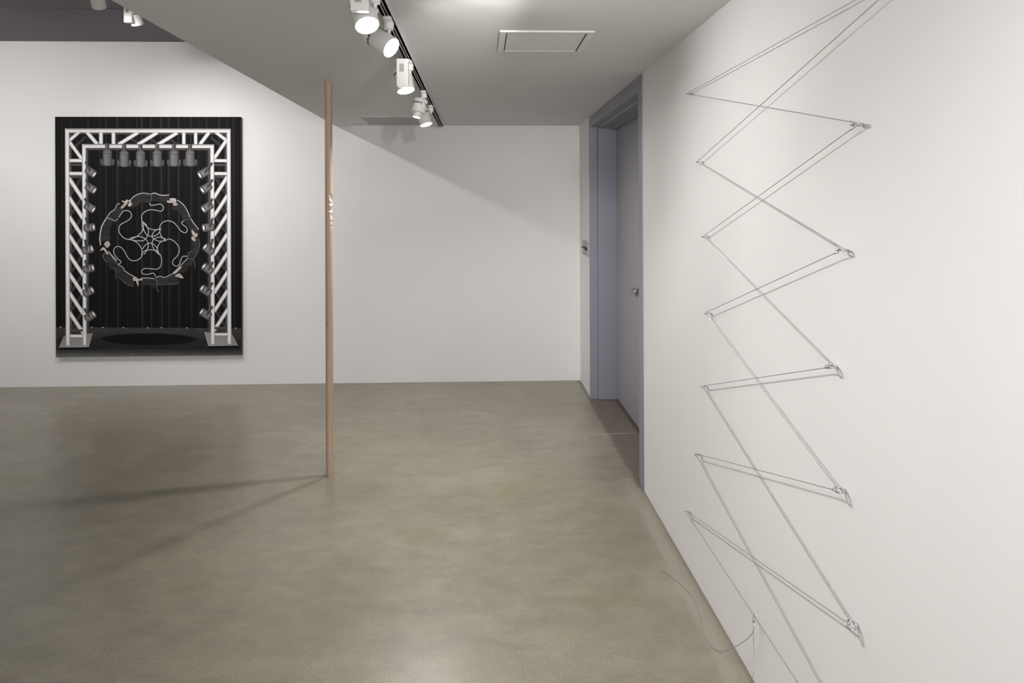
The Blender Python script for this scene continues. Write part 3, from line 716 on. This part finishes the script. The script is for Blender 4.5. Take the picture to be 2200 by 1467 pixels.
    for pts in ([(490, 245), (540, 190), (620, 150), (742, 160), (752, 250), (700, 268), (630, 262), (590, 290), (530, 340), (500, 310)],
                [(760, 160), (800, 148), (900, 178), (980, 172), (975, 230), (950, 275), (860, 250), (765, 240)],
                [(1080, 240), (1150, 280), (1215, 370), (1240, 450), (1160, 485), (1130, 430), (1100, 370), (1018, 350), (1025, 290)],
                [(1250, 465), (1300, 530), (1350, 605), (1330, 660), (1240, 600), (1180, 490)],
                [(1260, 730), (1350, 712), (1360, 800), (1340, 880), (1290, 965), (1210, 960), (1225, 900), (1275, 850)],
                [(1210, 965), (1285, 975), (1270, 1030), (1230, 1070), (1170, 1150), (1100, 1120), (1120, 1060)],
                [(810, 1210), (870, 1185), (940, 1200), (1040, 1150), (1070, 1200), (1100, 1260), (1040, 1288), (830, 1290)],
                [(620, 1235), (700, 1212), (790, 1220), (820, 1290), (780, 1332), (700, 1298), (640, 1320)],
                [(305, 1080), (340, 1045), (400, 1080), (430, 1130), (530, 1200), (525, 1240), (540, 1320), (440, 1290), (340, 1190)],
                [(150, 935), (180, 900), (240, 890), (330, 1020), (300, 1105), (230, 1090), (200, 1000)],
                [(122, 790), (112, 700), (130, 590), (200, 465), (275, 500), (235, 640), (240, 750), (150, 755)],
                [(240, 400), (300, 355), (350, 280), (385, 330), (410, 345), (360, 440), (290, 500), (225, 455)]):
        fill(T(pts), DG, 5)
    for pts, wd in (([(490, 245), (540, 190), (620, 152), (690, 150), (742, 160)], 9), ([(755, 158), (800, 146), (850, 165), (900, 173), (980, 168)], 11),
                    ([(1085, 234), (1150, 280), (1210, 370), (1240, 450)], 9), ([(1250, 462), (1290, 522), (1350, 600)], 10), ([(1350, 712), (1360, 800), (1330, 890), (1290, 965)], 4),
                    ([(1210, 955), (1215, 905), (1262, 865)], 6), ([(1205, 965), (1150, 1020), (1095, 1080), (1060, 1112)], 8), ([(810, 1208), (860, 1187), (925, 1200), (1040, 1142)], 8),
                    ([(830, 1290), (1040, 1288), (1095, 1262)], 4), ([(618, 1216), (700, 1210), (790, 1220)], 9), ([(340, 1045), (395, 1078), (422, 1120)], 8), ([(415, 1120), (475, 1160), (550, 1200)], 9),
                    ([(350, 1200), (430, 1285), (520, 1315)], 4), ([(218, 880), (262, 935), (320, 995)], 12), ([(262, 950), (330, 1035)], 6), ([(180, 900), (148, 930), (170, 985), (205, 1020)], 6),
                    ([(122, 805), (112, 720), (132, 585), (170, 505), (200, 462)], 13), ([(195, 465), (238, 400)], 9), ([(235, 398), (300, 350), (330, 292), (365, 280)], 8),
                    ([(752, 160), (762, 200), (752, 250)], 6), ([(1160, 488), (1240, 462)], 4), ([(1205, 962), (1290, 972)], 5), ([(800, 1215), (825, 1280), (822, 1340), (845, 1385)], 6),
                    ([(300, 1090), (312, 1160), (312, 1225)], 5), ([(1290, 970), (1298, 1040), (1300, 1080)], 6), ([(210, 460), (265, 480), (300, 500), (340, 468)], 7)):
        rope(T(pts), wd * 0.833 * 1.1, 7, 0.66 if wd > 6 else 0.26)
    SK = (0.50, 0.455, 0.42)
    for pts in ([(372, 332), (425, 270), (440, 232), (466, 238), (455, 282), (400, 340)], [(385, 243), (430, 253), (442, 275), (405, 266)], [(462, 288), (500, 268), (517, 290), (482, 322)],
                [(470, 240), (498, 232), (503, 262), (478, 268)], [(955, 240), (1045, 235), (1070, 222), (1062, 262), (968, 266)], [(985, 214), (1050, 208), (1065, 230), (1000, 236)],
                [(1022, 282), (1058, 265), (1092, 286), (1050, 302)], [(1258, 605), (1280, 615), (1332, 680), (1310, 696), (1270, 660)], [(1308, 658), (1338, 648), (1325, 688)],
                [(1265, 683), (1302, 700), (1308, 748), (1262, 726)], [(165, 790), (210, 750), (242, 792), (205, 836)], [(112, 872), (152, 828), (178, 842), (215, 905), (203, 922), (160, 862)],
                [(525, 1208), (560, 1198), (588, 1222), (640, 1222), (636, 1240), (560, 1246), (530, 1250)], [(562, 1248), (592, 1250), (590, 1318), (572, 1282)],
                [(1018, 1152), (1088, 1082), (1138, 1068), (1090, 1122), (1060, 1152)], [(1048, 1182), (1108, 1152), (1157, 1212), (1090, 1200)]):
        fill(T(pts), SK, 8)
    for pts in ([(975, 248), (1050, 248)], [(1035, 283), (1075, 286)], [(180, 800), (215, 775)], [(195, 815), (230, 795)], [(1275, 700), (1300, 725)], [(545, 1215), (570, 1235)], [(1065, 1180), (1120, 1185)], [(400, 325), (445, 270)]):
        rope(T(pts), 3.5, 9, 0.12, 2)
    for pts in ([(735, 268), (750, 300), (800, 295), (870, 285), (905, 310), (905, 352), (868, 372), (800, 358), (730, 358), (670, 385), (636, 430), (636, 480), (657, 525)],
                [(868, 605), (864, 560), (900, 512), (960, 492), (1030, 510), (1080, 560), (1130, 620), (1180, 640), (1208, 610), (1190, 570), (1152, 540), (1136, 510), (1168, 490)],
                [(930, 745), (975, 720), (1040, 748), (1090, 805), (1105, 860), (1080, 930), (1030, 985), (1022, 1030), (1062, 1060), (1105, 1040), (1125, 985), (1150, 937), (1200, 937)],
                [(845, 895), (872, 930), (885, 1000), (870, 1060), (830, 1097), (760, 1097), (680, 1090), (636, 1115), (640, 1153), (700, 1167), (780, 1150), (808, 1195)],
                [(640, 905), (622, 958), (570, 990), (510, 994), (460, 955), (420, 880), (380, 832), (330, 817), (290, 850), (290, 908), (330, 968), (370, 1000), (370, 1025), (335, 1042)],
                [(485, 732), (415, 712), (362, 655), (350, 590), (378, 540), (450, 500), (500, 458), (507, 408), (470, 370), (410, 375), (378, 412), (350, 455)],
                [(640, 495), (640, 550), (655, 620)], [(640, 495), (685, 555), (740, 595), (810, 607), (870, 597)], [(872, 585), (862, 640), (890, 700), (940, 742)], [(945, 730), (870, 760), (835, 820), (828, 890)],
                [(865, 925), (820, 870), (740, 858), (670, 872), (630, 915)], [(645, 925), (630, 840), (580, 770), (520, 740), (475, 722)], [(475, 735), (560, 700), (620, 650), (655, 590), (655, 505)],
                [(655, 590), (690, 660), (750, 688), (820, 672), (865, 625)], [(865, 590), (800, 620), (768, 670), (780, 715), (850, 748), (920, 745)], [(935, 720), (860, 698), (790, 720), (765, 780), (790, 850), (850, 915)],
                [(845, 890), (810, 810), (740, 772), (680, 800), (645, 850)], [(665, 915), (705, 850), (718, 790), (690, 730), (625, 695), (555, 695), (490, 715)], [(500, 735), (590, 745), (660, 740), (705, 690), (720, 620), (695, 550), (655, 510)]):
        rope(T(pts), 8.6, 9, 0.62)
    return bm, (PX0, PX1, PZ0, PZ1, YFr)
pbm, (PX0, PX1, PZ0, PZ1, YFr) = painting()
M_paint = mat('painted_canvas', (0.5, 0.5, 0.5), 0.7, spec=0.06)
at = N(M_paint, 'ShaderNodeAttribute', attribute_name='paint')
tc = N(M_paint, 'ShaderNodeTexCoord'); mp = N(M_paint, 'ShaderNodeMapping'); mp.inputs['Scale'].default_value = (1, 1, 0.45); L(M_paint, tc.outputs['Object'], mp.inputs[0])
n1 = N(M_paint, 'ShaderNodeTexNoise'); n1.inputs['Scale'].default_value = 140; n1.inputs['Detail'].default_value = 5; L(M_paint, mp.outputs[0], n1.inputs['Vector'])
rr = ramp(M_paint, n1.outputs[0], [(0.3, (0.92, 0.92, 0.92)), (0.7, (1.08, 1.08, 1.08))])
mx = N(M_paint, 'ShaderNodeMix', data_type='RGBA', blend_type='MULTIPLY'); mx.inputs['Factor'].default_value = 1.0
L(M_paint, at.outputs['Color'], mx.inputs['A']); L(M_paint, rr.outputs[0], mx.inputs['B']); L(M_paint, mx.outputs['Result'], M_paint.node_tree.nodes['Principled BSDF'].inputs['Base Color'])
M_canvas_edge = mat('canvas_edge', (0.06, 0.055, 0.05), 0.8)
pt = thing('painting', 'large black and white painting of a lit stage truss on white wall', 'painting', (0, 0, 0))
me = bpy.data.meshes.new('painted_face'); pbm.to_mesh(me); pbm.free(); me.materials.append(M_paint)
o = bpy.data.objects.new('painted_face', me); C.objects.link(o); o.parent = pt; o.location = (0, YFr, 0)
obj('canvas', BX(PX0, PX1, YFr, YB - 0.001, PZ0, PZ1, 0.0015), M_canvas_edge, pt)
